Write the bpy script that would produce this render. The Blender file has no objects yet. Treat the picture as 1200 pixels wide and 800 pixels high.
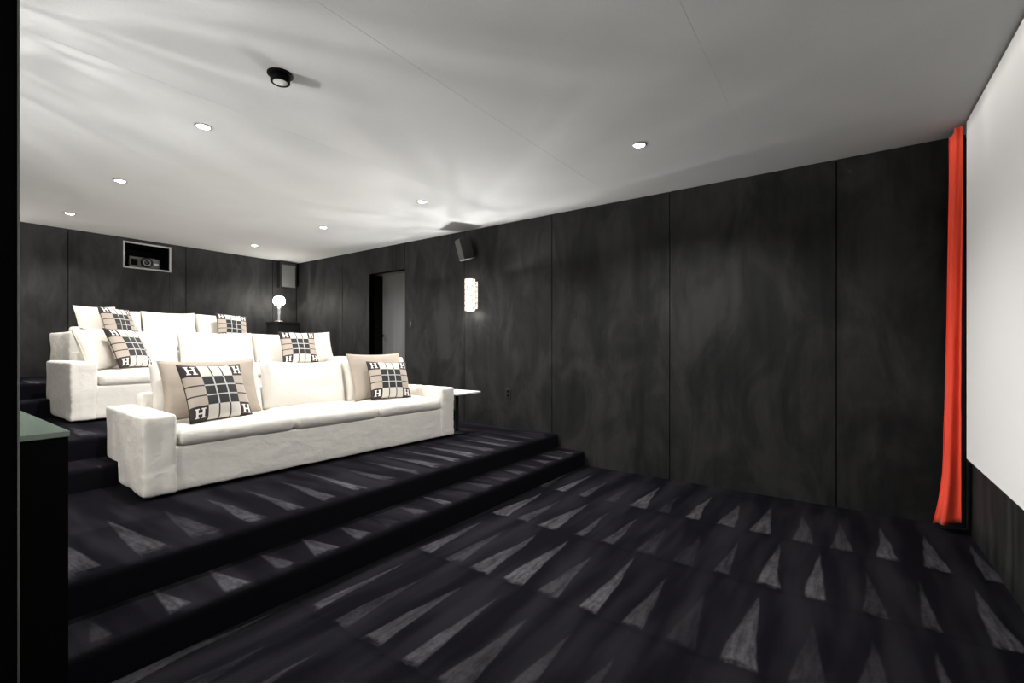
import bpy, bmesh, math, random
from mathutils import Vector, Matrix, noise
R = math.radians
scene = bpy.context.scene
C = scene.collection

# ------------------------------------------------------------------ camera
CAM_H = 1.45
cam_d = bpy.data.cameras.new('camera'); cam = bpy.data.objects.new('camera', cam_d); C.objects.link(cam)
cam_d.sensor_width = 36.0; cam_d.lens = 542.0 / 1200.0 * 36.0
cam_d.shift_y = 6.0 / 1200.0; cam_d.clip_start = 0.02
cam.location = (0, 0, CAM_H); cam.rotation_euler = (R(90), 0, R(35.6))
scene.camera = cam

# ------------------------------------------------------------------ world, exposure
w = bpy.data.worlds.new('world'); scene.world = w; w.use_nodes = True
w.node_tree.nodes['Background'].inputs[0].default_value = (0.02, 0.02, 0.022, 1)
w.node_tree.nodes['Background'].inputs[1].default_value = 0.2
vs = scene.view_settings
vs.view_transform = 'Standard'; vs.look = 'None'; vs.gamma = 1.0; vs.use_curve_mapping = False
vs.exposure = 0.08
DOWN_W = 52.0        # recessed downlights
DOWN_CONE = 142.0
SCONCE_W = 43.0      # light leaving the open top of a sconce
SCONCE_LOW = 104.0    # light leaving its open bottom
SCONCE_E = 1.15       # glow of its glass
LAMP_E = 75.0        # glow of the globe table lamps
SCREEN_FILL_W = 1050.0  # added fill beam that brightens the screen wall

# room numbers (metres): x towards the screen, y towards the sconce wall, z up
WR = 5.11; WL = -0.60; XB = -9.05; XF = 0.80; H = 3.142
STEP = 0.173
T1, T2, T3 = 2 * STEP, 4 * STEP, 6 * STEP

# ------------------------------------------------------------------ node helpers
class NT:
    def __init__(self, tree): self.t = tree
    def new(self, kind, **kw):
        n = self.t.nodes.new(kind)
        for k, v in kw.items(): setattr(n, k, v)
        return n
    def put(self, sock, v):
        if hasattr(v, 'is_linked') or hasattr(v, 'links'): self.t.links.new(v, sock)
        elif v is not None: sock.default_value = v
    def m(self, op, a, b=None, c=None, clamp=False):
        n = self.new('ShaderNodeMath', operation=op, use_clamp=clamp)
        self.put(n.inputs[0], a)
        if b is not None: self.put(n.inputs[1], b)
        if c is not None: self.put(n.inputs[2], c)
        return n.outputs[0]
    def add(self, a, b): return self.m('ADD', a, b)
    def sub(self, a, b): return self.m('SUBTRACT', a, b)
    def mul(self, a, b): return self.m('MULTIPLY', a, b)
    def lt(self, a, b): return self.m('LESS_THAN', a, b)
    def gt(self, a, b): return self.m('GREATER_THAN', a, b)
    def mx(self, a, b): return self.m('MAXIMUM', a, b)
    def mn(self, a, b): return self.m('MINIMUM', a, b)
    def ab(self, a): return self.m('ABSOLUTE', a)
    def near(self, a, c, h): return self.lt(self.ab(self.sub(a, c)), h)
    def smooth(self, v, a, b):
        n = self.new('ShaderNodeMapRange', interpolation_type='SMOOTHSTEP')
        self.put(n.inputs[0], v); self.put(n.inputs[1], a); self.put(n.inputs[2], b)
        return n.outputs[0]
    def mix(self, f, a, b):
        n = self.new('ShaderNodeMix', data_type='RGBA')
        self.put(n.inputs[0], f); self.put(n.inputs[6], a); self.put(n.inputs[7], b)
        return n.outputs[2]
    def noise(self, vec, scale, detail=2.0, rough=0.5, dist=0.0):
        n = self.new('ShaderNodeTexNoise'); self.put(n.inputs['Vector'], vec)
        n.inputs['Scale'].default_value = scale; n.inputs['Detail'].default_value = detail
        n.inputs['Roughness'].default_value = rough; n.inputs['Distortion'].default_value = dist
        return n.outputs['Fac']
    def scaled(self, vec, s):
        n = self.new('ShaderNodeMapping'); self.put(n.inputs['Vector'], vec); n.inputs['Scale'].default_value = s
        return n.outputs[0]
    def comb(self, x, y, z):
        n = self.new('ShaderNodeCombineXYZ')
        for i, v in enumerate((x, y, z)): self.put(n.inputs[i], v)
        return n.outputs[0]
    def sep(self, v):
        n = self.new('ShaderNodeSeparateXYZ'); self.put(n.inputs[0], v); return n.outputs
    def rnd(self, v):
        n = self.new('ShaderNodeTexWhiteNoise', noise_dimensions='3D'); self.put(n.inputs['Vector'], v)
        return n.outputs['Value']

def col(r, g=None, b=None):
    if g is None: g = b = r
    return (r, g, b, 1.0)

def mat(name, colour=None, rough=0.8, metal=0.0, spec=0.3, emit=None, estr=0.0, trans=0.0, sheen=0.0):
    m = bpy.data.materials.new(name); m.use_nodes = True
    p = m.node_tree.nodes['Principled BSDF']
    if colour: p.inputs['Base Color'].default_value = colour
    p.inputs['Roughness'].default_value = rough; p.inputs['Metallic'].default_value = metal
    p.inputs['Specular IOR Level'].default_value = spec
    p.inputs['Transmission Weight'].default_value = trans
    p.inputs['Sheen Weight'].default_value = sheen
    if emit: p.inputs['Emission Color'].default_value = emit; p.inputs['Emission Strength'].default_value = estr
    return m, NT(m.node_tree), p

def bump(n, p, h, strength, dist=0.01):
    b = n.new('ShaderNodeBump'); n.put(b.inputs['Height'], h)
    b.inputs['Strength'].default_value = strength; b.inputs['Distance'].default_value = dist
    n.t.links.new(b.outputs[0], p.inputs['Normal'])

def position(n): return n.new('ShaderNodeNewGeometry').outputs['Position']
def objco(n): return n.new('ShaderNodeTexCoord').outputs['Object']

M = {}
# dark suede-like wall covering: brushed nap, blotches with shapes of their own
m, n, p = mat('dark_suede', rough=0.7, spec=0.14)
pos = position(n)
blot = n.noise(n.scaled(pos, (1.7, 1.7, 0.75)), 1.5, 5.0, 0.62, 0.9)
stre = n.noise(n.scaled(pos, (7.0, 7.0, 0.9)), 1.6, 4.0, 0.6, 0.3)
spot = n.smooth(n.noise(n.scaled(pos, (2.2, 2.2, 1.3)), 2.2, 3.0, 0.6, 0.4), 0.62, 0.74)
f = n.add(n.mul(n.smooth(blot, 0.36, 0.68), 0.68), n.mul(n.smooth(stre, 0.3, 0.75), 0.32))
c1 = n.mix(f, col(0.0105, 0.0107, 0.011), col(0.034, 0.0338, 0.0335))
c1 = n.mix(n.mul(spot, 0.45), c1, col(0.014, 0.014, 0.0145))
n.t.links.new(c1, p.inputs['Base Color'])
n.put(p.inputs['Roughness'], n.add(0.5, n.mul(stre, 0.25)))
bump(n, p, n.noise(pos, 60.0, 3.0), 0.15, 0.004)
M['suede'] = m
# ceiling: fine grained pale grey cloth panels
m, n, p = mat('ceiling_cloth', rough=0.95, spec=0.1)
pos = position(n)
g = n.noise(pos, 130.0, 2.0, 0.7)
g2 = n.noise(pos, 2.2, 4.0, 0.6)
n.t.links.new(n.mix(n.add(n.mul(g, 0.6), n.mul(g2, 0.4)), col(0.40, 0.403, 0.402), col(0.52, 0.522, 0.52)), p.inputs['Base Color'])
bump(n, p, g, 0.25, 0.004)
M['ceiling'] = m
# black paint and friends
M['black'] = mat('black_paint', col(0.002), 0.7, spec=0.06)[0]
M['black_satin'] = mat('black_satin', col(0.012), 0.45, spec=0.35)[0]
M['gap'] = mat('dark_backing', col(0.004), 0.9, spec=0.0)[0]
M['grey_trim'] = mat('grey_metal', col(0.30), 0.45, metal=0.6)[0]
M['edge_trim'] = mat('edge_metal', col(0.22, 0.24, 0.22), 0.4, metal=0.5)[0]
M['chrome'] = mat('chrome', col(0.75), 0.18, metal=1.0)[0]
M['mirror_lens'] = mat('lens_disc', col(0.55), 0.25, metal=0.4)[0]
m, n, p = mat('green_glass_top', col(0.17, 0.225, 0.18), 0.16, spec=0.9)
M['green_top'] = m
m, n, p = mat('grey_door', col(0.30, 0.30, 0.295), 0.6)
n.t.links.new(n.mix(n.noise(n.scaled(objco(n), (6, 6, 0.4)), 3.0, 3.0), col(0.13), col(0.20)), p.inputs['Base Color'])
M['door'] = m
m, n, p = mat('screen_cloth', col(0.80, 0.79, 0.775), 0.9, spec=0.05)
M['screen'] = m
m, n, p = mat('speaker_cloth', col(0.15), 0.9)
n.t.links.new(n.mix(n.noise(objco(n), 90.0, 2.0), col(0.085), col(0.13)), p.inputs['Base Color'])
M['speaker_cloth'] = m
m, n, p = mat('red_curtain', rough=0.75, spec=0.2, sheen=0.25)
nn = n.noise(n.scaled(objco(n), (3, 3, 0.6)), 4.0, 3.0)
n.t.links.new(n.mix(nn, col(0.84, 0.055, 0.022), col(0.92, 0.075, 0.032)), p.inputs['Base Color'])
bump(n, p, n.noise(objco(n), 35.0, 3.0), 0.2, 0.004)
M['curtain'] = m

# slipcover cotton
def cotton(name, a, b, wr=0.35):
    m, n, p = mat(name, rough=0.9, spec=0.15, sheen=0.15)
    o = objco(n)
    n.t.links.new(n.mix(n.noise(o, 3.0, 4.0), a, b), p.inputs['Base Color'])
    wv = n.noise(n.scaled(o, (1.0, 1.0, 1.5)), 5.0, 3.0, 0.5, 0.35)
    fine = n.noise(o, 220.0, 2.0)
    bump(n, p, n.add(wv, n.mul(fine, 0.03)), wr, 0.035)
    return m
M['cotton'] = cotton('white_slipcover', col(0.80, 0.765, 0.70), col(0.86, 0.83, 0.775), 0.45)
M['cream'] = cotton('cream_linen', col(0.76, 0.71, 0.63), col(0.82, 0.78, 0.71), 0.3)
M['beige'] = cotton('beige_linen', col(0.40, 0.34, 0.28), col(0.46, 0.395, 0.33), 0.4)

# plaid throw-pillow weave with an H in every corner
m, n, p = mat('plaid_h_weave', rough=0.9, spec=0.12, sheen=0.2)
uv = n.sep(n.new('ShaderNodeTexCoord').outputs['UV'])
u, v = uv[0], uv[1]
A = 0.275; W3 = (1 - 2 * A) / 3
cx = n.mn(u, n.sub(1.0, u)); cy = n.mn(v, n.sub(1.0, v))
sx = n.lt(cx, A); sy = n.lt(cy, A)
corner = n.mul(sx, sy)
centre = n.mul(n.sub(1.0, sx), n.sub(1.0, sy))
lu = n.near(cx, A + W3, 0.0095); lv = n.near(cy, A + W3, 0.0095)
pp = n.m('DIVIDE', cx, A); qq = n.m('DIVIDE', cy, A)
stem = n.mul(n.mx(n.near(pp, 0.38, 0.066), n.near(pp, 0.74, 0.066)), n.near(qq, 0.55, 0.31))
serif = n.mul(n.mx(n.near(pp, 0.38, 0.125), n.near(pp, 0.74, 0.125)), n.near(n.ab(n.sub(qq, 0.55)), 0.28, 0.032))
bar = n.mul(n.near(qq, 0.55, 0.045), n.near(pp, 0.56, 0.18))
hmask = n.mx(n.mx(stem, serif), bar)
base = n.mix(sy, col(0.48, 0.41, 0.35), col(0.70, 0.665, 0.61))          # side strips tan, top and bottom strips cream
strip_line = n.mx(n.mul(sy, lu), n.mul(sx, lv))
base = n.mix(strip_line, base, col(0.05, 0.045, 0.045))
ctr = n.mix(n.mx(lu, lv), col(0.042, 0.042, 0.043), col(0.55, 0.55, 0.53))
base = n.mix(centre, base, ctr)
cor = n.mix(hmask, col(0.045, 0.035, 0.036), col(0.86, 0.83, 0.79))
base = n.mix(corner, base, cor)
n.t.links.new(base, p.inputs['Base Color'])
bump(n, p, n.noise(n.scaled(objco(n), (1, 1, 1)), 260.0, 2.0), 0.25, 0.003)
M['plaid'] = m
M['plaid_piping'] = mat('dark_piping', col(0.03, 0.026, 0.026), 0.9)[0]

# carpet: dark navy pile with vacuum-stroke wedges brushed into the nap
def carpet(name, along, rows, pitch, seed, lo, hi, smax=99.0):
    """along: axis of the strokes ('x' or 'y'); rows=(phase, period, length); wedges widen towards -axis for y, +axis for x"""
    m, n, p = mat(name, rough=1.0, spec=0.02)
    pos = position(n)
    warp = n.noise(pos, 2.0, 2.0); warp2 = n.noise(n.add(0.0, 0.0) and pos, 5.0, 2.0)
    X, Y, Z = n.sep(pos)
    if along == 'y': s, u = Y, X
    else: s, u = n.mul(X, -1.0), Y
    u = n.add(u, n.mul(n.sub(warp, 0.5), 0.07))
    s = n.add(s, n.mul(n.sub(warp2, 0.5), 0.06))
    ph, per, length = rows
    rs = n.m('DIVIDE', n.sub(s, ph), per)
    row = n.m('FLOOR', rs); fr = n.sub(rs, row)                      # 0 at the wedge base .. 1
    off = n.rnd(n.comb(row, seed, 3.0))
    us = n.add(n.m('DIVIDE', u, pitch), off)
    cell = n.m('FLOOR', us); fu = n.sub(us, cell)
    r1 = n.rnd(n.comb(row, cell, seed)); r2 = n.rnd(n.comb(row, cell, seed + 7.0)); r3 = n.rnd(n.comb(row, cell, seed + 13.0))
    ln = n.mul(n.add(0.72, n.mul(r1, 0.30)), length)
    h = n.m('SUBTRACT', 1.0, n.m('DIVIDE', fr, ln))                  # 1 at base .. 0 at apex
    half = n.mul(h, n.add(0.15, n.mul(r2, 0.19)))
    cen = n.add(0.40, n.mul(h, n.mul(n.sub(r3, 0.25), 0.18)))
    d = n.sub(half, n.ab(n.sub(fu, cen)))
    wedge = n.mul(n.smooth(d, -0.02, 0.045), n.smooth(h, 0.0, 0.12))
    rag = n.mul(n.sub(n.noise(pos, 14.0, 3.0, 0.6), 0.5), 0.16)
    wedge = n.mul(wedge, n.smooth(n.add(fr, rag), 0.0, 0.06))
    wedge = n.mul(wedge, n.lt(s, smax))
    wedge = n.mul(wedge, n.smooth(n.sep(n.new('ShaderNodeNewGeometry').outputs['True Normal'])[2], 0.6, 0.9))   # only treads were vacuumed
    swath = n.noise(n.comb(n.mul(u, 30.0), n.mul(s, 5.0), seed), 1.0, 3.0, 0.6)
    brk = n.mul(n.add(0.15, n.mul(n.noise(pos, 30.0, 4.0, 0.75), 1.3)), n.add(0.45, n.mul(n.smooth(swath, 0.3, 0.65), 0.75)))
    wedge = n.mul(n.mul(wedge, brk), n.mul(n.add(0.10, n.mul(r1, 0.80)), n.add(0.45, n.mul(h, 0.55))))
    band = n.mul(n.smooth(n.noise(n.comb(n.mul(u, 5.0), n.mul(s, 0.7), 0.0), 1.2, 2.0), 0.35, 0.7), 0.10)
    band = n.mul(band, n.smooth(n.sep(n.new('ShaderNodeNewGeometry').outputs['True Normal'])[2], 0.6, 0.9))
    seam = n.mul(n.smooth(fr, 0.93, 1.0), -0.02)
    fac = n.m('ADD', n.add(wedge, band), seam, clamp=True)
    c = n.mix(fac, lo, hi)
    pile = n.noise(pos, 180.0, 3.0, 0.7)
    c = n.mix(n.mul(pile, 0.35), c, n.mix(0.5, c, col(0.0)))
    n.t.links.new(c, p.inputs['Base Color'])
    bump(n, p, n.add(pile, n.mul(n.noise(pos, 40.0, 2.0), 0.5)), 0.5, 0.006)
    return m
LO, HI = col(0.0070, 0.0065, 0.0094), col(0.125, 0.121, 0.136)
M['carpet_floor'] = carpet('carpet_floor', 'y', (2.30 - 0.87 * 4, 0.87, 0.92), 0.255, 1.0, LO, HI, 4.88)
M['carpet_tier'] = carpet('carpet_tier', 'x', (3.0, 2.2, 0.42), 0.27, 2.0, LO, HI)
M['carpet_step'] = carpet('carpet_step', 'x', (2.60, 0.9, 0.42), 0.27, 5.0, LO, HI)

# ------------------------------------------------------------------ mesh helpers
def link(o, parent=None):
    C.objects.link(o)
    if parent is not None: o.parent = parent
    return o
def mobj(name, bm, material, parent=None, smooth=False, loc=None):
    me = bpy.data.meshes.new(name)
    bmesh.ops.recalc_face_normals(bm, faces=bm.faces[:])
    bm.to_mesh(me); bm.free()
    if smooth:
        for q in me.polygons: q.use_smooth = True
    if material: me.materials.append(M[material] if isinstance(material, str) else material)
    o = bpy.data.objects.new(name, me)
    if loc is not None: o.location = loc
    return link(o, parent)
def box_bm(x0, x1, y0, y1, z0, z1, bev=0.0, seg=2, bm=None):
    bm = bm or bmesh.new()
    vsn = [bm.verts.new((x, y, z)) for x in (x0, x1) for y in (y0, y1) for z in (z0, z1)]
    fs = [(0, 1, 3, 2), (4, 6, 7, 5), (0, 4, 5, 1), (2, 3, 7, 6), (0, 2, 6, 4), (1, 5, 7, 3)]
    faces = [bm.faces.new([vsn[i] for i in f]) for f in fs]
    if bev > 0:
        es = list({e for f in faces for e in f.edges})
        bmesh.ops.bevel(bm, geom=es, offset=bev, segments=seg, affect='EDGES', profile=0.5)
    return bm
def box(name, x0, x1, y0, y1, z0, z1, material, parent=None, bev=0.0, seg=2):
    return mobj(name, box_bm(x0, x1, y0, y1, z0, z1, bev, seg), material, parent)
def lathe_bm(prof, seg=24, bm=None, cap=True, axis='z', org=(0, 0, 0)):
    bm = bm or bmesh.new(); rings = []
    for r, z in prof:
        ring = []
        for k in range(seg):
            a = 2 * math.pi * k / seg
            c = (r * math.cos(a), r * math.sin(a), z)
            if axis == 'x': c = (z, c[0], c[1])
            if axis == 'y': c = (c[0], z, c[1])
            ring.append(bm.verts.new((c[0] + org[0], c[1] + org[1], c[2] + org[2])))
        rings.append(ring)
    for a, b in zip(rings, rings[1:]):
        for k in range(seg): bm.faces.new((a[k], a[(k + 1) % seg], b[(k + 1) % seg], b[k]))
    if cap:
        bm.faces.new(rings[0]); bm.faces.new(rings[-1])
    return bm
def tag(o, label=None, cat=None, group=None, kind=None):
    if label: o['label'] = label
    if cat: o['category'] = cat
    if group: o['group'] = group
    if kind: o['kind'] = kind
    return o
def struct(o, label=None): return tag(o, label, None, None, 'structure')
def empty(name, loc, rz=0.0):
    o = bpy.data.objects.new(name, None); o.location = loc; o.rotation_euler = (0, 0, rz); o.empty_display_size = 0.1
    return link(o)
def copy_tree(o, parent=None):
    c = o.copy(); link(c)
    if parent is not None: c.parent = parent
    for ch in list(o.children): copy_tree(ch, c)
    return c

# ------------------------------------------------------------------ floor and tiers
fl = box('floor', -2.57, XF, WL, WR, -0.1, 0.0, 'carpet_floor'); struct(fl, 'dark carpeted floor in front of the screen')
def tier(name, x0, x1, y0, z, material, label, r=0.035):
    # profile in x-z with a rounded carpet nose, extruded over the width
    pr = [(x0, -0.1), (x0, z)]
    for k in range(7):
        a = math.pi / 2 * (1 - k / 6.0)
        pr.append((x1 - r + r * math.cos(a), z - r + r * math.sin(a)))
    pr.append((x1, -0.1))
    bm = bmesh.new()
    A_ = [bm.verts.new((x, y0, zz)) for x, zz in pr]; B_ = [bm.verts.new((x, WR, zz)) for x, zz in pr]
    bm.faces.new(A_); bm.faces.new(B_[::-1])
    for i in range(len(pr)): j = (i + 1) % len(pr); bm.faces.new((A_[i], A_[j], B_[j], B_[i]))
    o = mobj(name, bm, material); struct(o, label); return o
XS1, XT1, XS2, XT2, XS3, XT3 = -2.57, -2.94, -4.70, -5.10, -7.00, -7.40
YC = 0.44
tier('carpeted_step', XT1, XS1, YC, STEP, 'carpet_step', 'lowest carpeted step up from the floor')
tier('carpeted_tier', XS2, XT1, YC, T1, 'carpet_tier', 'carpeted tier carrying the nearest sofa')
tier('carpeted_step', XT2, XS2, WL, 3 * STEP, 'carpet_step', 'carpeted step behind the nearest sofa')
tier('carpeted_tier', XS3, XT2, WL, T2, 'carpet_tier', 'carpeted tier carrying the middle sofa')
tier('carpeted_step', XT3, XS3, WL, 5 * STEP, 'carpet_step', 'carpeted step behind the middle sofa')
tier('carpeted_tier', XB, XT3, WL, T3, 'carpet_tier', 'highest carpeted tier along the back wall')

# ------------------------------------------------------------------ walls
TH = 0.02; GAP = 0.004
# right (sconce) wall, door opening x -6.73..-5.81 up to 2.716
DX0, DX1, DZ = -6.73, -5.81, 2.716
bm = box_bm(DX1, XF, WR + TH, WR + 0.12, -0.1, H)
box_bm(XB, DX0, WR + TH, WR + 0.12, -0.1, H, bm=bm); box_bm(DX0, DX1, WR + TH, WR + 0.12, DZ, H, bm=bm)
wr = struct(mobj('wall_right', bm, 'gap'), 'long dark suede wall with a sconce and a doorway')
def panel(parent, x0, x1, y0, y1, z0, z1):
    return box('panel', x0, x1, y0, y1, z0, z1, 'suede', parent, 0.003, 1)
seams = [XF, -0.05, -1.54, -3.03, -4.52, -6.01, -7.50, XB]
for a, b in zip(seams, seams[1:]):
    for s0, s1, z0 in [(b, a, -0.05)]:
        segs = [(s0, s1, z0, H)]
        if s0 < DX1 and s1 > DX0:
            segs = []
            if s1 > DX1: segs.append((DX1, s1, z0, H))
            if s0 < DX0: segs.append((s0, DX0, z0, H))
            segs.append((max(s0, DX0), min(s1, DX1), DZ, H))
        for q0, q1, zz, z1 in segs: panel(wr, q0 + GAP, q1 - GAP, WR, WR + TH, zz, z1)
# doorway reveal and grey door
jd = 0.30
box('trim_1', DX0 - 0.04, DX0, WR + TH, WR + jd, T2 - 0.1, DZ + 0.04, 'black', None)
tag(bpy.data.objects['trim_1'], 'black reveal on the far side of the doorway', kind='structure')
struct(box('trim_2', DX1, DX1 + 0.04, WR + TH, WR + jd, T2 - 0.1, DZ + 0.04, 'grey_trim'), 'grey reveal on the near side of the doorway')
struct(box('trim_3', DX0, DX1, WR + TH, WR + jd, DZ, DZ + 0.04, 'grey_trim'), 'grey head of the doorway')
dr = struct(box('door_1', DX0, DX1, WR + jd, WR + jd + 0.045, T2 - 0.1, DZ, 'door'), 'grey door set back in the dark wall')
mobj('door_handle', lathe_bm([(0.012, 0), (0.012, -0.05), (0.026, -0.052), (0.026, -0.075)], 16, axis='y', org=(DX0 + 0.09, WR + jd, T2 + 0.95)), 'chrome', dr)
# back wall with the projector niche
NY0, NY1, NZ0, NZ1 = 2.335, 2.915, 2.70, 3.065
bm = box_bm(XB - 0.12, XB - TH, WL, NY0, 0, H)
box_bm(XB - 0.12, XB - TH, NY1, WR, 0, H, bm=bm); box_bm(XB - 0.12, XB - TH, NY0, NY1, 0, NZ0, bm=bm); box_bm(XB - 0.12, XB - TH, NY0, NY1, NZ1, H, bm=bm)
wb = struct(mobj('wall_back', bm, 'gap'), 'dark suede back wall with the projector opening')
bs = [WL, 0.23, 1.69, 3.155, 4.62, WR]
for a, b in zip(bs, bs[1:]):
    segs = [(a, b, 0.0, H)]
    if a < NY0 and b > NY1:
        segs = [(a, NY0, 0.0, H), (NY1, b, 0.0, H), (NY0, NY1, 0.0, NZ0), (NY0, NY1, NZ1, H)]
    for k, (q0, q1, z0, z1) in enumerate(segs):
        g0 = GAP if q0 in (a,) else 0.0; g1 = GAP if q1 in (b,) else 0.0
        panel(wb, XB - TH, XB, q0 + g0, q1 - g1, z0, z1)
bm = box_bm(XB - 0.62, XB - 0.60, NY0 - 0.02, NY1 + 0.02, NZ0 - 0.02, NZ1 + 0.02)
for a in ((NY0 - 0.02, NY0, NZ0 - 0.02, NZ1 + 0.02), (NY1, NY1 + 0.02, NZ0 - 0.02, NZ1 + 0.02), (NY0, NY1, NZ0 - 0.02, NZ0), (NY0, NY1, NZ1, NZ1 + 0.02)):
    box_bm(XB - 0.60, XB - 0.12, *a, bm=bm)
mobj('projector_niche', bm, 'black', wb)
# front wall, left wall, partition by the camera
wf = struct(box('wall_front', XF + TH, XF + 0.12, WL, WR + 0.12, -0.1, H, 'gap'), 'dark wall behind and below the projection screen')
fsm = [WL, 1.55, 3.05, 4.55, WR]
for a, b in zip(fsm, fsm[1:]): panel(wf, XF, XF + TH, a + GAP, b - GAP, -0.05, H)
wl = struct(box('wall_left', XB, XF, WL - 0.12, WL - TH, -0.1, H, 'gap'), 'dark suede wall on the camera side')
for a, b in zip(seams, seams[1:]): panel(wl, b + GAP, a - GAP, WL - TH, WL, -0.05, H)
wn = struct(box('wall_near', -1.10, -1.00, WL, 0.131, 0.0, H, 'black', None, 0.0), 'black wall end cutting off the left edge of the picture')
struct(box('trim_4', -1.104, -0.998, 0.131, 0.1335, 0.0, H, 'edge_trim'), 'thin metal edge strip on the near black wall end')
# ceiling panels
ce = struct(box('ceiling', XB - 0.12, XF + 0.12, WL - 0.12, WR + 0.12, H + TH, H + 0.14, 'gap'), 'pale grey panelled ceiling')
cs = [XF + 0.1] + [-0.65 - 1.45 * k for k in range(6)] + [XB - 0.1]
for a, b in zip(cs, cs[1:]):
    ys = [WL - 0.1, WR + 0.1]
    for y0, y1 in zip(ys, ys[1:]):
        box('panel', b + 0.0004, a - 0.0004, y0, y1, H, H + TH, 'ceiling', ce, 0.0005, 1)

# ------------------------------------------------------------------ recessed downlights
def downlight():
    r = empty('recessed_downlight', (0, 0, H))
    mobj('trim_ring', lathe_bm([(0.042, -0.002), (0.046, -0.006), (0.058, -0.005), (0.060, 0.0), (0.042, 0.0)], 28, cap=False), 'grey_trim', r, True)
    mobj('bulb', lathe_bm([(0.041, 0.0), (0.041, -0.004), (0.028, -0.009)], 20), M['bulb'], r, True)
    return r
M['bulb'] = mat('bulb_glow', col(1), 0.5, emit=(1.0, 0.965, 0.92, 1), estr=60.0)[0]
dl = downlight()
DLX = (-1.39, -4.0, -6.0, -8.0); DLY = (1.51, 3.78)
where = {0: 'nearest the screen', 1: 'above the nearest sofa', 2: 'above the middle sofa', 3: 'above the top sofa'}
for j, y in enumerate(DLY):
    for i, x in enumerate(DLX):
        o = dl if (i, j) == (0, 0) else copy_tree(dl)
        o.location = (x, y, H)
        tag(o, 'small bright downlight %s, %s' % (where[i], 'row by the sconce wall' if j else 'row away from the sconce wall'), 'downlight', 'ceiling downlights')
        ld = bpy.data.lights.new('downlight_beam', 'SPOT'); ld.energy = DOWN_W * (1.15, 1.05, 0.52, 0.42)[i]; ld.spot_size = R(DOWN_CONE); ld.spot_blend = 0.9
        ld.shadow_soft_size = 0.03; ld.color = (1.0, 0.985, 0.96)
        ld.use_nodes = True; n = NT(ld.node_tree)                              # reflector with a wide batwing spread
        cz = n.ab(n.sep(n.new('ShaderNodeTexCoord').outputs['Normal'])[2])
        n.put(ld.node_tree.nodes['Emission'].inputs['Strength'], n.m('DIVIDE', 1.0, n.add(0.22, n.mul(n.m('POWER', cz, 2.5), 0.78))))
        lo = bpy.data.objects.new('downlight_beam', ld); lo.location = (0, 0, -0.05); link(lo, o)

# ------------------------------------------------------------------ cushions and sofas
def rounded_bm(x0, x1, y0, y1, z0, z1, r, cell=0.03, wob=0.0, seed=0.0, puff=(0, 0, 0), clampfn=None):
    """rounded box sampled on a grid, slightly uneven like a slipcover; puff swells the faces"""
    bm = bmesh.new(); cen = Vector(((x0 + x1) / 2, (y0 + y1) / 2, (z0 + z1) / 2)); hs = Vector(((x1 - x0) / 2, (y1 - y0) / 2, (z1 - z0) / 2))
    cache = {}
    def ticks(h):
        k = max(2, int(round((2 * h - 2 * r) / cell))); inner = [-(h - r) + (2 * h - 2 * r) * i / k for i in range(k + 1)]
        e = [h - r * (1 - math.sin(a)) for a in (math.pi / 4, math.pi / 2)]
        return [-e[1], -e[0]] + inner + e
    T = [ticks(h) for h in hs]
    def vert(pv):
        key = tuple(round(c, 5) for c in pv)
        if key in cache: return cache[key]
        q = Vector([max(-(hs[i] - r), min(hs[i] - r, pv[i])) for i in range(3)])
        d = Vector(pv) - q
        if d.length > 1e-9: d.normalize()
        out = q + d * r
        for i in range(3):
            j, k = [(1, 2), (0, 2), (0, 1)][i]
            g = max(0, 1 - (pv[j] / hs[j]) ** 2) * max(0, 1 - (pv[k] / hs[k]) ** 2)
            out[i] += puff[i] * (pv[i] / hs[i]) * g ** 0.5
        out += cen
        if wob: out += d * wob * (noise.noise(out * 4.0 + Vector((seed, seed * 2, 0))) + 0.6 * noise.noise(Vector((out.x * 14, out.y * 14, out.z * 3)) + Vector((seed, 0, seed))))
        if clampfn: out = clampfn(out)
        cache[key] = bm.verts.new(out); return cache[key]
    for ax in range(3):
        j, k = [(1, 2), (2, 0), (0, 1)][ax]
        for sgn in (-1, 1):
            for a0, a1 in zip(T[j], T[j][1:]):
                for b0, b1 in zip(T[k], T[k][1:]):
                    f = []
                    for (a, b) in ((a0, b0), (a1, b0), (a1, b1), (a0, b1)):
                        pv = [0, 0, 0]; pv[ax] = sgn * hs[ax]; pv[j] = a; pv[k] = b; f.append(vert(pv))
                    f = f if sgn > 0 else f[::-1]
                    if len(set(f)) == 4:
                        try: bm.faces.new(f)
                        except ValueError: pass
    return bm

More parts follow.
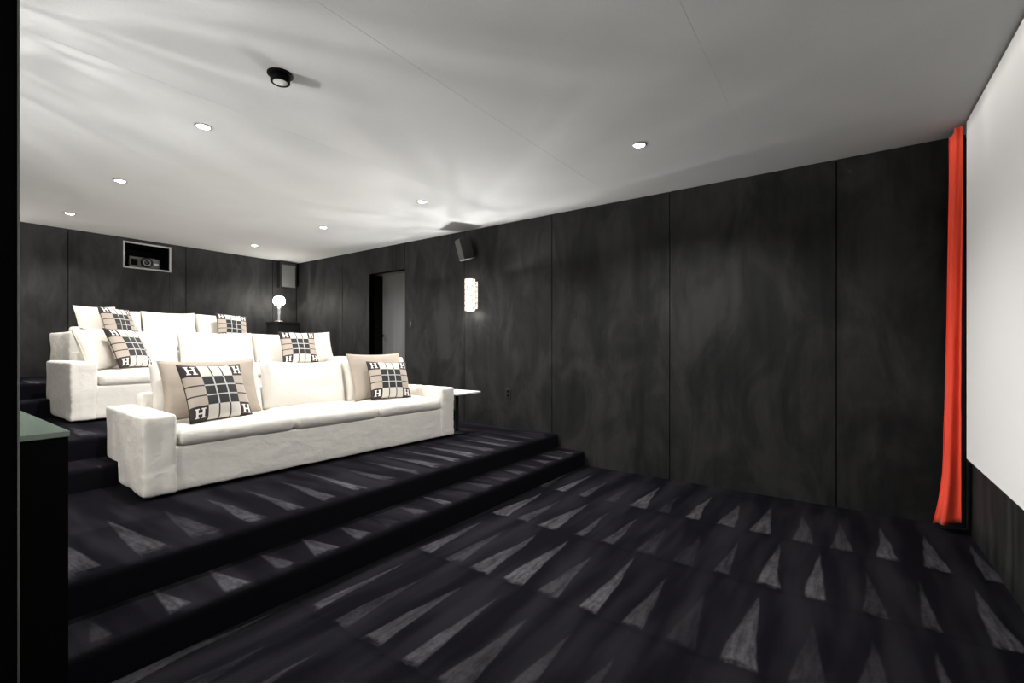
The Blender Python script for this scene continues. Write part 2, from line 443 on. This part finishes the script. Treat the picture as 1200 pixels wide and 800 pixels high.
def pillow_bm(w_, h_, t_, n_=26, pinch=0.06, ex=0.42, wob=0.006, seed=0.0, sag=0.0):
    """square stuffed pillow in the x-z plane, resting at z=0, front towards -y; returns bmesh with uv"""
    bm = bmesh.new(); uvl = bm.loops.layers.uv.new('UVMap')
    grid = {}
    for side in (-1, 1):
        for i in range(n_ + 1):
            for j in range(n_ + 1):
                u_ = -1 + 2 * i / n_; v_ = -1 + 2 * j / n_
                u_ = math.sin(u_ * math.pi / 2) * 0.35 + u_ * 0.65; v_ = math.sin(v_ * math.pi / 2) * 0.35 + v_ * 0.65
                edge = i in (0, n_) or j in (0, n_)
                if edge and side == 1: grid[side, i, j] = grid[-1, i, j]; continue
                x = u_ * w_ / 2 * (1 - pinch * (1 - v_ * v_)); z = v_ * h_ / 2 * (1 - pinch * (1 - u_ * u_))
                th = t_ / 2 * (max(0, 1 - u_ * u_) * max(0, 1 - v_ * v_)) ** ex
                co = Vector((x, 0, z))
                nz = noise.noise(Vector((x * 7 + seed, z * 7, side * 3 + seed)))
                y = side * (th + (0 if edge else wob * nz))
                if sag: z -= sag * (1 - u_ * u_) * (v_ + 1) / 2
                if sag: x += 0.012 * noise.noise(Vector((z * 5, seed, 0))) * (1 - abs(v_) * 0.5)
                grid[side, i, j] = (bm.verts.new((x, y, z + h_ / 2)), (i / n_, j / n_))
    for side in (-1, 1):
        for i in range(n_):
            for j in range(n_):
                q = [grid[side, i, j], grid[side, i + 1, j], grid[side, i + 1, j + 1], grid[side, i, j + 1]]
                if side == 1: q = q[::-1]
                f = bm.faces.new([a[0] for a in q])
                for lp, a in zip(f.loops, q): lp[uvl].uv = a[1]
    return bm
def pillow_seam_bm(w_, h_, pinch, rad=0.005, n_=20):
    """thin piping running around the pillow's edge"""
    pts = []
    ee = [(-1 + 2 * k / n_) for k in range(n_)]
    for u_, v_ in [(e, -1) for e in ee] + [(1, e) for e in ee] + [(-e, 1) for e in ee] + [(-1, -e) for e in ee]:
        pts.append(Vector((u_ * w_ / 2 * (1 - pinch * (1 - v_ * v_)), 0, v_ * h_ / 2 * (1 - pinch * (1 - u_ * u_)) + h_ / 2)))
    bm = bmesh.new(); rings = []
    for i, pt in enumerate(pts):
        t = (pts[(i + 1) % len(pts)] - pts[i - 1]).normalized(); s = Vector((0, 1, 0)); o_ = t.cross(s)
        rings.append([bm.verts.new(pt + (s * math.cos(a) + o_ * math.sin(a)) * rad) for a in (0, math.pi / 2, math.pi, 1.5 * math.pi)])
    for i in range(len(rings)):
        a, b = rings[i], rings[(i + 1) % len(rings)]
        for k in range(4): bm.faces.new((a[k], a[(k + 1) % 4], b[(k + 1) % 4], b[k]))
    return bm

def pillow_matrix(x, y, z, lean, yaw, roll):
    return Matrix.Translation((x, y, z)) @ Matrix.Rotation(R(90 + yaw), 4, 'Z') @ Matrix.Rotation(R(-lean), 4, 'X') @ Matrix.Rotation(R(roll), 4, 'Y')

def sofa(name, label, fx, ly, z, L, rot, notch, nseat, seed):
    """local x along the sofa, y to the back, z up"""
    D = 1.05; AW = 0.205; AH = 0.60; BH = 0.70
    s = empty(name, (fx, ly, z), R(90 + rot)); tag(s, label, 'sofa', 'white slipcovered sofas')
    def cl_arm(v):
        # gathered seam down the outer front edge and loose creases in the side of the cover
        side = -1 if v.x < L / 2 else 1
        if v.y < 0.10 and 0.06 < v.z < 0.57:
            v = Vector((v.x + side * 0.0035 * math.sin(v.z * 88 + 2 * math.sin(v.z * 23)) * (1 - max(v.y, 0) / 0.10), v.y, v.z))
        v = Vector((v.x + side * 0.007 * noise.noise(Vector((v.y * 9 + v.z * 3, v.z * 2.5, seed))), v.y, v.z))
        return cl(v)
    def cl(v):
        if notch and v.y > notch and v.z < STEP + 0.012: v = Vector((v.x, v.y, STEP + 0.012))
        return v
    fn = cl if notch else None
    mobj('base', rounded_bm(AW * 0.9, L - AW * 0.9, 0.012, D - 0.02, 0.025, 0.36, 0.02, 0.045, 0.004, seed, clampfn=fn), 'cotton', s, True)
    for k, x in enumerate((0.0, L - AW)):
        mobj('arm', rounded_bm(x, x + AW, 0.0, D, 0.025, AH, 0.018, 0.025, 0.009, seed + 3 + k, puff=(0.004, 0.002, 0.006), clampfn=cl_arm), 'cotton', s, True)
    mobj('back', rounded_bm(AW * 0.92, L - AW * 0.92, D - 0.20, D, 0.19, BH, 0.04, 0.04, 0.006, seed + 9), 'cotton', s, True)
    x0 = AW + 0.008; wd = (L - 2 * AW - 0.016) / nseat
    for k in range(nseat):
        mobj('seat_cushion', rounded_bm(x0 + wd * k + 0.003, x0 + wd * (k + 1) - 0.003, -0.012, D - 0.20, 0.362, 0.485, 0.045, 0.035, 0.005, seed + 20 + k, puff=(0.0, 0.006, 0.028)), 'cotton', s, True)
    for k in range(nseat):
        bmx = pillow_bm(wd * 1.0, 0.50, 0.24, 24, 0.035, 0.20, 0.010, seed + 30 + k, sag=0.02)
        o = mobj('back_cushion', bmx, 'cotton', s, True)
        o.matrix_local = Matrix.Translation((x0 + wd * (k + 0.5), D - 0.41, 0.47)) @ Matrix.Rotation(R(-13 - 2 * math.sin(seed + k * 2.1)), 4, 'X') @ Matrix.Rotation(R(1.5 * math.sin(seed * 3 + k * 4)), 4, 'Y')
    for k, (x, y) in enumerate(((0.06, 0.08), (L - 0.12, 0.08), (0.06, 0.55), (L - 0.12, 0.55))):
        box('foot', x, x + 0.06, y, y + 0.06, 0.0, 0.03, 'black', s)
    return s
sofa('slipcovered_sofa', 'long white slipcovered sofa nearest the camera on the lowest tier', -4.03, 1.14, T1, 3.08, -2.6, 0.66, 3, 1.0)
sofa('slipcovered_sofa', 'white slipcovered sofa in the middle row, partly hidden by the nearest sofa', -6.12, 1.16, T2, 3.17, 0.0, 0.87, 3, 5.0)
sofa('slipcovered_sofa', 'white slipcovered sofa on the top tier against the back wall', -7.98, 1.50, T3, 2.60, 0.0, None, 3, 9.0)

def throw(name, label, x, y, z, w_, h_, lean, yaw, roll, material, seed, t_=0.17, group=None, pinch=0.07):
    o = mobj(name, pillow_bm(w_, h_, t_, 26, pinch, 0.42, 0.010, seed), material, None, True)
    o.matrix_world = pillow_matrix(x, y, z, lean, yaw, roll)
    tag(o, label, 'pillow', group)
    sm = mobj('piping', pillow_seam_bm(w_, h_, pinch, 0.004), 'plaid_piping' if material == 'plaid' else material, o, True)
    return o
SH = 0.50
G1, G2 = 'plaid pillows with H corners', 'plain throw pillows'
# nearest sofa
throw('throw_pillow', 'wide plain beige pillow at the left end of the nearest sofa, behind a plaid pillow', -4.43, 1.77, T1 + SH, 0.76, 0.51, 19, -2, 0, 'beige', 1.0, 0.19, G2)
throw('plaid_pillow', 'plaid H pillow leaning on the wide beige pillow of the nearest sofa', -4.16, 1.72, T1 + SH, 0.53, 0.49, 23, 12, 1, 'plaid', 2.0, 0.16, G1)
throw('throw_pillow', 'plain beige pillow at the right end of the nearest sofa, beside the doorway', -4.36, 3.50, T1 + SH, 0.72, 0.55, 19, -4, 0, 'beige', 3.0, 0.19, G2)
throw('plaid_pillow', 'plaid H pillow at the right end of the nearest sofa', -4.17, 3.48, T1 + SH + 0.01, 0.49, 0.45, 22, -13, 2, 'plaid', 4.0, 0.16, G1)
# middle sofa
throw('throw_pillow', 'plain white pillow against the left arm of the middle sofa', -6.66, 1.58, T2 + SH, 0.54, 0.48, 20, 40, -2, 'cream', 5.0, 0.18, G2)
throw('plaid_pillow', 'plaid H pillow at the left end of the middle sofa', -6.56, 1.81, T2 + SH + 0.015, 0.50, 0.48, 24, 38, 2, 'plaid', 6.0, 0.16, G1)
throw('throw_pillow', 'plain white pillow in the right corner of the middle sofa, behind a plaid pillow', -6.52, 3.98, T2 + SH, 0.62, 0.50, 17, -6, -2, 'cream', 11.0, 0.18, G2)
throw('plaid_pillow', 'plaid H pillow at the right end of the middle sofa, half behind the nearest sofa', -6.36, 3.66, T2 + SH + 0.015, 0.52, 0.48, 18, -4, 0, 'plaid', 7.0, 0.16, G1)
# top sofa
throw('throw_pillow', 'plain white pillow at the left end of the top sofa by the back wall', -8.46, 1.93, T3 + SH, 0.50, 0.50, 16, 15, -2, 'cream', 8.0, 0.18, G2)
throw('plaid_pillow', 'plaid H pillow at the left end of the top sofa by the back wall', -8.36, 2.14, T3 + SH + 0.015, 0.50, 0.48, 20, 34, 2, 'plaid', 9.0, 0.16, G1)
throw('plaid_pillow', 'plaid H pillow at the right end of the top sofa, left of the globe lamp', -8.40, 3.62, T3 + SH + 0.015, 0.50, 0.46, 16, 4, 4, 'plaid', 10.0, 0.16, G1)

# ------------------------------------------------------------------ side table by the nearest sofa
st = empty('side_table', (-4.08, 4.47, T1)); tag(st, 'low white-topped side table between the nearest sofa and the wall', 'table')
box('table_top', -0.22, 0.22, -0.22, 0.22, 0.50, 0.522, mat('white_lacquer', col(0.78, 0.78, 0.76), 0.35)[0], st, 0.004)
mobj('pedestal', lathe_bm([(0.028, 0.012), (0.022, 0.05), (0.022, 0.46), (0.06, 0.50)], 20), 'black_satin', st, True)
mobj('base_disc', lathe_bm([(0.16, 0.0), (0.16, 0.008), (0.03, 0.014)], 28), 'black_satin', st, True)

# ------------------------------------------------------------------ black stands and globe lamps on the top tier
M['globe'] = mat('globe_glow', col(1), 0.3, emit=(1.0, 0.94, 0.85, 1), estr=LAMP_E)[0]
M['crystal'] = mat('clear_crystal', col(0.9, 0.92, 0.92), 0.08, spec=0.8, trans=0.75)[0]
def stand(x, y, label):
    s = empty('lamp_stand', (x, y, T3)); tag(s, label, 'stand', 'black lamp stands')
    box('body', -0.2, 0.2, -0.21, 0.21, 0.03, 0.84, 'black_satin', s, 0.004)
    box('top', -0.215, 0.215, -0.225, 0.225, 0.84, 0.875, 'black_satin', s, 0.004)
    d_ = box('door', 0.2, 0.212, -0.19, 0.19, 0.06, 0.81, 'black_satin', s, 0.002)
    box('handle', 0.212, 0.225, 0.14, 0.152, 0.40, 0.50, 'grey_trim', d_)
    box('plinth', -0.17, 0.17, -0.18, 0.18, 0.0, 0.03, 'black', s)
def globe_lamp(x, y, label):
    z0 = T3 + 0.875
    s = empty('globe_lamp', (x, y, z0)); tag(s, label, 'lamp', 'globe table lamps')
    mobj('foot', lathe_bm([(0.075, 0.0), (0.075, 0.012), (0.05, 0.022), (0.018, 0.03)], 24), 'crystal', s, True)
    mobj('stem', lathe_bm([(0.018, 0.03), (0.026, 0.07), (0.016, 0.11), (0.028, 0.17), (0.018, 0.23), (0.035, 0.265), (0.022, 0.295)], 20), 'crystal', s, True)
    prof = [(max(0.004, 0.10 * math.sin(math.pi * k / 14)), 0.395 - 0.10 * math.cos(math.pi * k / 14)) for k in range(15)]
    mobj('globe', lathe_bm(prof, 24), 'globe', s, True)
    return s
stand(-8.62, 4.60, 'black stand in the back corner under the globe lamp')
globe_lamp(-8.62, 4.52, 'glowing globe table lamp on a crystal stem in the back corner')
stand(-8.62, 0.55, 'unseen black stand added at the far left of the back wall')  # out of view, added to carry the extra lamp
globe_lamp(-8.62, 0.55, 'unseen globe lamp added on the stand at the far left of the back wall')  # out of view, added for the glow on the back wall's left end

# ------------------------------------------------------------------ wall sconces
M['sconce_glass'] = mat('lit_crystal', col(0.25, 0.23, 0.22), 0.2, emit=(1.0, 0.86, 0.74, 1), estr=SCONCE_E)[0]
_m = M['sconce_glass']; n = NT(_m.node_tree); _p = _m.node_tree.nodes['Principled BSDF']
n.put(_p.inputs['Emission Strength'], n.mul(n.add(0.35, n.mul(n.smooth(n.noise(n.scaled(objco(n), (1, 1, 0.9)), 34.0, 1.0), 0.35, 0.62), 1.0)), SCONCE_E))
def sconce(x, y, side, label):
    """side=+1: on the right wall (faces -y); built of stacked rows of glass blocks, open at the top"""
    z0 = 1.958; hh = 0.455; rows = 6; rr = 0.074
    s = empty('wall_sconce', (x, y, z0), 0.0 if side > 0 else math.pi); tag(s, label, 'sconce', 'crystal wall sconces')
    box('back_plate', -0.06, 0.06, -0.015, 0.0, 0.03, hh - 0.03, 'chrome', s, 0.003)
    box('bracket', -0.012, 0.012, -0.05, -0.015, 0.10, 0.12, 'chrome', s)
    rh = hh / rows
    for k in range(rows):
        bm = bmesh.new(); nb = 10
        for i in range(nb):
            a0 = 2 * math.pi * (i + 0.06) / nb; a1 = 2 * math.pi * (i + 0.94) / nb
            pts = [(rr * math.cos(a), rr * math.sin(a)) for a in (a0, (a0 + a1) / 2, a1)] + [((rr - 0.022) * math.cos(a), (rr - 0.022) * math.sin(a)) for a in (a1, a0)]
            lo_ = [bm.verts.new((px, py - 0.115, k * rh + 0.006)) for px, py in pts]; up = [bm.verts.new((px, py - 0.115, (k + 1) * rh - 0.006)) for px, py in pts]
            bm.faces.new(lo_); bm.faces.new(up[::-1])
            for q in range(5): bm.faces.new((lo_[q], lo_[(q + 1) % 5], up[(q + 1) % 5], up[q]))
        mobj('glass_row', bm, 'sconce_glass', s)
    mobj('rim', lathe_bm([(rr + 0.003, 0), (rr + 0.003, 0.006), (rr - 0.024, 0.006), (rr - 0.024, 0)], 24, cap=False, org=(0, -0.115, -0.004)), 'chrome', s)
    # the lamp inside shines out of the open top, broken up by the crystal
    ld = bpy.data.lights.new('sconce_light', 'POINT'); ld.energy = SCONCE_W; ld.shadow_soft_size = 0.015; ld.color = (1.0, 0.98, 0.955)
    ld.use_nodes = True; n = NT(ld.node_tree)
    em = ld.node_tree.nodes['Emission']
    nv = n.new('ShaderNodeTexCoord').outputs['Normal']
    f1 = n.smooth(n.noise(n.scaled(nv, (4, 4, 1.0)), 1.2, 3.0, 0.55, 1.3), 0.34, 0.70)
    dx, dy, dz = n.sep(nv)
    up = n.mul(n.smooth(dz, 0.0, 0.22), n.smooth(n.mul(dy, -1.0), -0.25, 0.15))       # shielded towards its own wall
    up = n.m('DIVIDE', up, n.add(0.045, n.m('POWER', n.mx(dz, 0.001), 3.3)))               # wide batwing spread over the ceiling
    n.put(em.inputs['Strength'], n.mul(n.add(n.mul(n.smooth(n.mul(dy, -1.0), -0.1, 0.25), 0.3), n.mul(up, 0.5)), n.add(0.76, n.mul(f1, 0.52))))
    lo = bpy.data.objects.new('sconce_light', ld); lo.location = (0, -0.115, hh + 0.02); link(lo, s)
    # and out of the open bottom
    ld = bpy.data.lights.new('sconce_low_light', 'POINT'); ld.energy = SCONCE_LOW; ld.shadow_soft_size = 0.03; ld.color = (1.0, 0.96, 0.91)
    ld.use_nodes = True; n = NT(ld.node_tree); em = ld.node_tree.nodes['Emission']
    nv = n.new('ShaderNodeTexCoord').outputs['Normal']; dx, dy, dz = n.sep(nv)
    n.put(em.inputs['Strength'], n.add(0.015, n.smooth(n.mul(dy, -1.0), 0.0, 0.5)))
    lo = bpy.data.objects.new('sconce_low_light', ld); lo.location = (0, -0.115, -0.05); link(lo, s)
    return s
sconce(-4.31, WR, 1, 'glowing crystal wall sconce on the right wall under a black speaker')
sconce(-3.70, WL, -1, 'unseen crystal wall sconce added on the camera-side wall')  # out of view, added for the light on ceiling and sofa sides

# ------------------------------------------------------------------ speakers
sp = empty('wall_speaker', (-4.36, WR, 2.83)); tag(sp, 'black angled wall speaker above the glowing sconce', 'speaker')
def tilted(name, bm, material, parent, tilt, yaw, off):
    o = mobj(name, bm, material, parent)
    o.matrix_local = Matrix.Translation(off) @ Matrix.Rotation(R(yaw), 4, 'Z') @ Matrix.Rotation(R(tilt), 4, 'X'); return o
cab = tilted('cabinet', box_bm(-0.09, 0.09, -0.08, 0.08, -0.15, 0.15, 0.008), 'black_satin', sp, 16, -25, (0, -0.17, 0.0))
mobj('grille', box_bm(-0.08, 0.08, -0.088, -0.08, -0.14, 0.14, 0.003, 1), 'speaker_cloth', cab)
box('bracket', -0.015, 0.015, -0.11, 0.0, -0.02, 0.02, 'black_satin', sp)
box('mount_plate', -0.04, 0.04, -0.008, 0.0, -0.06, 0.06, 'black_satin', sp)
s2 = empty('wall_speaker', (XB, 4.865, 2.86)); tag(s2, 'grey-fronted speaker high on the back wall above the globe lamp', 'speaker')
box('cabinet', 0.0, 0.13, -0.165, 0.165, -0.25, 0.25, 'black_satin', s2, 0.006)
box('grille', 0.13, 0.14, -0.135, 0.135, -0.235, 0.20, 'speaker_cloth', s2, 0.003, 1)

# ------------------------------------------------------------------ projector in its opening
fr_ = empty('projector_window_frame', (XB, (NY0 + NY1) / 2, NZ0)); tag(fr_, 'thin grey frame around the projector opening in the back wall', 'frame')
wy = (NY1 - NY0) / 2; hz = NZ1 - NZ0; b_ = 0.024
for a in ((-wy - b_, wy + b_, hz, hz + b_), (-wy - b_, wy + b_, -b_, 0.0), (-wy - b_, -wy, 0.0, hz), (wy, wy + b_, 0.0, hz)):
    box('frame_rail', 0.0, 0.012, a[0], a[1], a[2], a[3], 'grey_trim', fr_)
pj = empty('projector', (XB - 0.20, 2.64, NZ0)); tag(pj, 'dark projector with a round lens inside the framed opening', 'projector')
M['pj'] = mat('projector_grey', col(0.10, 0.10, 0.085), 0.4, spec=0.5)[0]
box('body', -0.30, 0.0, -0.20, 0.22, 0.03, 0.20, M['pj'], pj, 0.015)
for y in (-0.15, 0.17): box('foot', -0.06, -0.02, y - 0.02, y + 0.02, 0.0, 0.03, 'black', pj)
ln = mobj('lens_barrel', lathe_bm([(0.07, 0.0), (0.075, 0.02), (0.075, 0.06), (0.06, 0.065), (0.05, 0.035)], 28, axis='x', org=(0, 0.02, 0.115)), 'black_satin', pj, True)
mobj('lens_ring', lathe_bm([(0.052, 0.045), (0.044, 0.05), (0.040, 0.045)], 28, cap=False, axis='x', org=(0, 0.02, 0.115)), 'grey_trim', ln, True)
mobj('lens_glass', lathe_bm([(0.042, 0.045), (0.03, 0.056), (0.012, 0.062)], 24, axis='x', org=(0, 0.02, 0.115)), mat('lens_glass', col(0.02, 0.025, 0.02), 0.05, spec=1.0)[0], ln, True)
box('vent_grille', 0.0, 0.006, -0.18, -0.09, 0.06, 0.16, 'black', pj)
box('control_panel', 0.0, 0.006, 0.13, 0.19, 0.09, 0.12, mat('pale_plastic', col(0.6), 0.3)[0], pj)
box('indicator', 0.0, 0.008, -0.10, -0.085, 0.17, 0.182, mat('red_plastic', col(0.4, 0.03, 0.04), 0.3)[0], pj)

# added fill light at the lens, masked to brighten screen, curtain and wall below
ld = bpy.data.lights.new('screen_fill_beam', 'SPOT'); ld.energy = SCREEN_FILL_W; ld.spot_size = R(50); ld.spot_blend = 0.0; ld.shadow_soft_size = 0.0
ld.color = (1.0, 0.995, 0.98); ld.use_nodes = True; n = NT(ld.node_tree); em = ld.node_tree.nodes['Emission']
lx, ly, lz = n.sep(n.new('ShaderNodeTexCoord').outputs['Normal'])
ba = n.m('DIVIDE', lx, lz); bb = n.m('DIVIDE', ly, n.mul(lz, -1.0))
mk = n.mul(n.mul(n.smooth(ba, -0.325, -0.31), n.smooth(ba, 0.241, 0.236)), n.mul(n.smooth(bb, -0.282, -0.262), n.smooth(bb, 0.030, 0.020)))
n.put(em.inputs['Strength'], mk)
lo = bpy.data.objects.new('screen_fill_beam', ld)
lo.matrix_world = Matrix(((0, 0, -1, XB - 0.10), (-1, 0, 0, 2.66), (0, 1, 0, 2.815), (0, 0, 0, 1))); link(lo)

# ------------------------------------------------------------------ small wall and ceiling fittings
M['rocker'] = mat('dark_grey_plastic', col(0.10), 0.4)[0]
def plate(name, label, cat, x, z, w_, h_, switch):
    o = empty(name, (x, WR, z)); tag(o, label, cat)
    box('cover_plate', -w_ / 2, w_ / 2, -0.007, 0.0, -h_ / 2, h_ / 2, 'black_satin', o, 0.002, 1)
    if switch:
        box('rocker', -0.016, 0.016, -0.012, -0.007, -0.032, 0.032, M['rocker'], o, 0.002, 1)
    else:
        for dz in (-0.028, 0.028):
            r_ = mobj('socket', lathe_bm([(0.017, -0.007), (0.017, -0.010)], 16, axis='y', org=(0, 0, dz)), 'black', o)
plate('light_switch', 'black light switch plate beside the doorway', 'switch', -5.66, 1.82, 0.095, 0.15, True)
plate('wall_outlet', 'black power outlet low on the wall past the side table', 'outlet', -3.72, 0.81, 0.085, 0.13, False)
cd = empty('ceiling_spotlight', (-2.846, 1.50, H)); tag(cd, 'unlit black round fitting on the ceiling', 'ceiling fitting')
mobj('flange', lathe_bm([(0.075, 0.0), (0.075, -0.006), (0.058, -0.008)], 28), 'black', cd, True)
mobj('housing', lathe_bm([(0.056, -0.006), (0.056, -0.05), (0.050, -0.055), (0.046, -0.05)], 28), 'black', cd, True)
mobj('lens_disc', lathe_bm([(0.045, -0.049), (0.040, -0.052)], 28), 'mirror_lens', cd, True)

# ------------------------------------------------------------------ screen and curtain
SX = 0.75; SY1 = 4.785; SZ0, SZ1 = 0.615, 3.125
sc_ = empty('projection_screen', (SX, (WL + SY1) / 2, SZ0)); tag(sc_, 'large pale projection screen on the right', 'screen')
hy = (SY1 - WL - 0.2) / 2; oy = 0.1
box('screen_cloth', 0.0, 0.012, -hy + oy, hy + oy, 0.0, SZ1 - SZ0, 'screen', sc_)
box('backing_frame', 0.012, 0.05, -hy + oy + 0.01, hy + oy - 0.01, 0.01, SZ1 - SZ0 + 0.012, 'black', sc_)
def curtain():
    nu, nv = 60, 70; bm = bmesh.new(); g = []
    for j in range(nv + 1):
        t = j / nv; row = []
        for i in range(nu + 1):
            u_ = i / nu
            # left edge (towards the audience along the wall) and right edge (by the screen), top to bottom
            flare = t ** 1.6
            xl = 0.672 - 0.055 * flare - 0.045 * max(0, (t - 0.86) / 0.14) ** 1.5; yl = 4.93 + 0.02 * t
            xr = 0.738 - 0.012 * t; yr = 4.845 + 0.02 * t
            x = xl + (xr - xl) * u_; y = yl + (yr - yl) * u_
            amp = 0.010 + 0.016 * t
            ph = u_ * math.pi * 2 * 1.25 + 0.5 * math.sin(t * 4) + 1.1 * t
            d = amp * math.sin(ph) + 0.18 * amp * math.sin(ph * 2.3 + t * 6)
            d += 0.008 * noise.noise(Vector((u_ * 4, t * 14, 2))) * t
            # across-fold direction
            x += d * 0.5; y += d * 0.75
            zt = H - 0.012 - (0.05 * (1 - u_) if u_ < 0.45 else 0.0) * (1 - t)
            zb = 0.035 + 0.06 * u_ + 0.008 * math.sin(u_ * 9)
            z = zt + (zb - zt) * t
            row.append(bm.verts.new((x, min(y, WR - 0.02), z)))
        g.append(row)
    for j in range(nv):
        for i in range(nu): bm.faces.new((g[j][i], g[j][i + 1], g[j + 1][i + 1], g[j + 1][i]))
    o = mobj('red_curtain', bm, 'curtain', None, True)
    so = o.modifiers.new('thick', 'SOLIDIFY'); so.thickness = 0.004
    tag(o, 'narrow bright red curtain hanging in the corner beside the screen', 'curtain')
curtain()

# ------------------------------------------------------------------ low counter beside the steps
ct = empty('bar_counter', (-2.30, 0.0, 0.0)); tag(ct, 'low black counter with a dark green glassy top beside the steps', 'counter')
box('body', -1.38, 0.0, WL + 0.002, 0.430, 0.0, 1.12, 'black', ct)
box('counter_top', -1.38, 0.004, WL + 0.002, 0.434, 1.122, 1.143, 'green_top', ct, 0.002, 1)
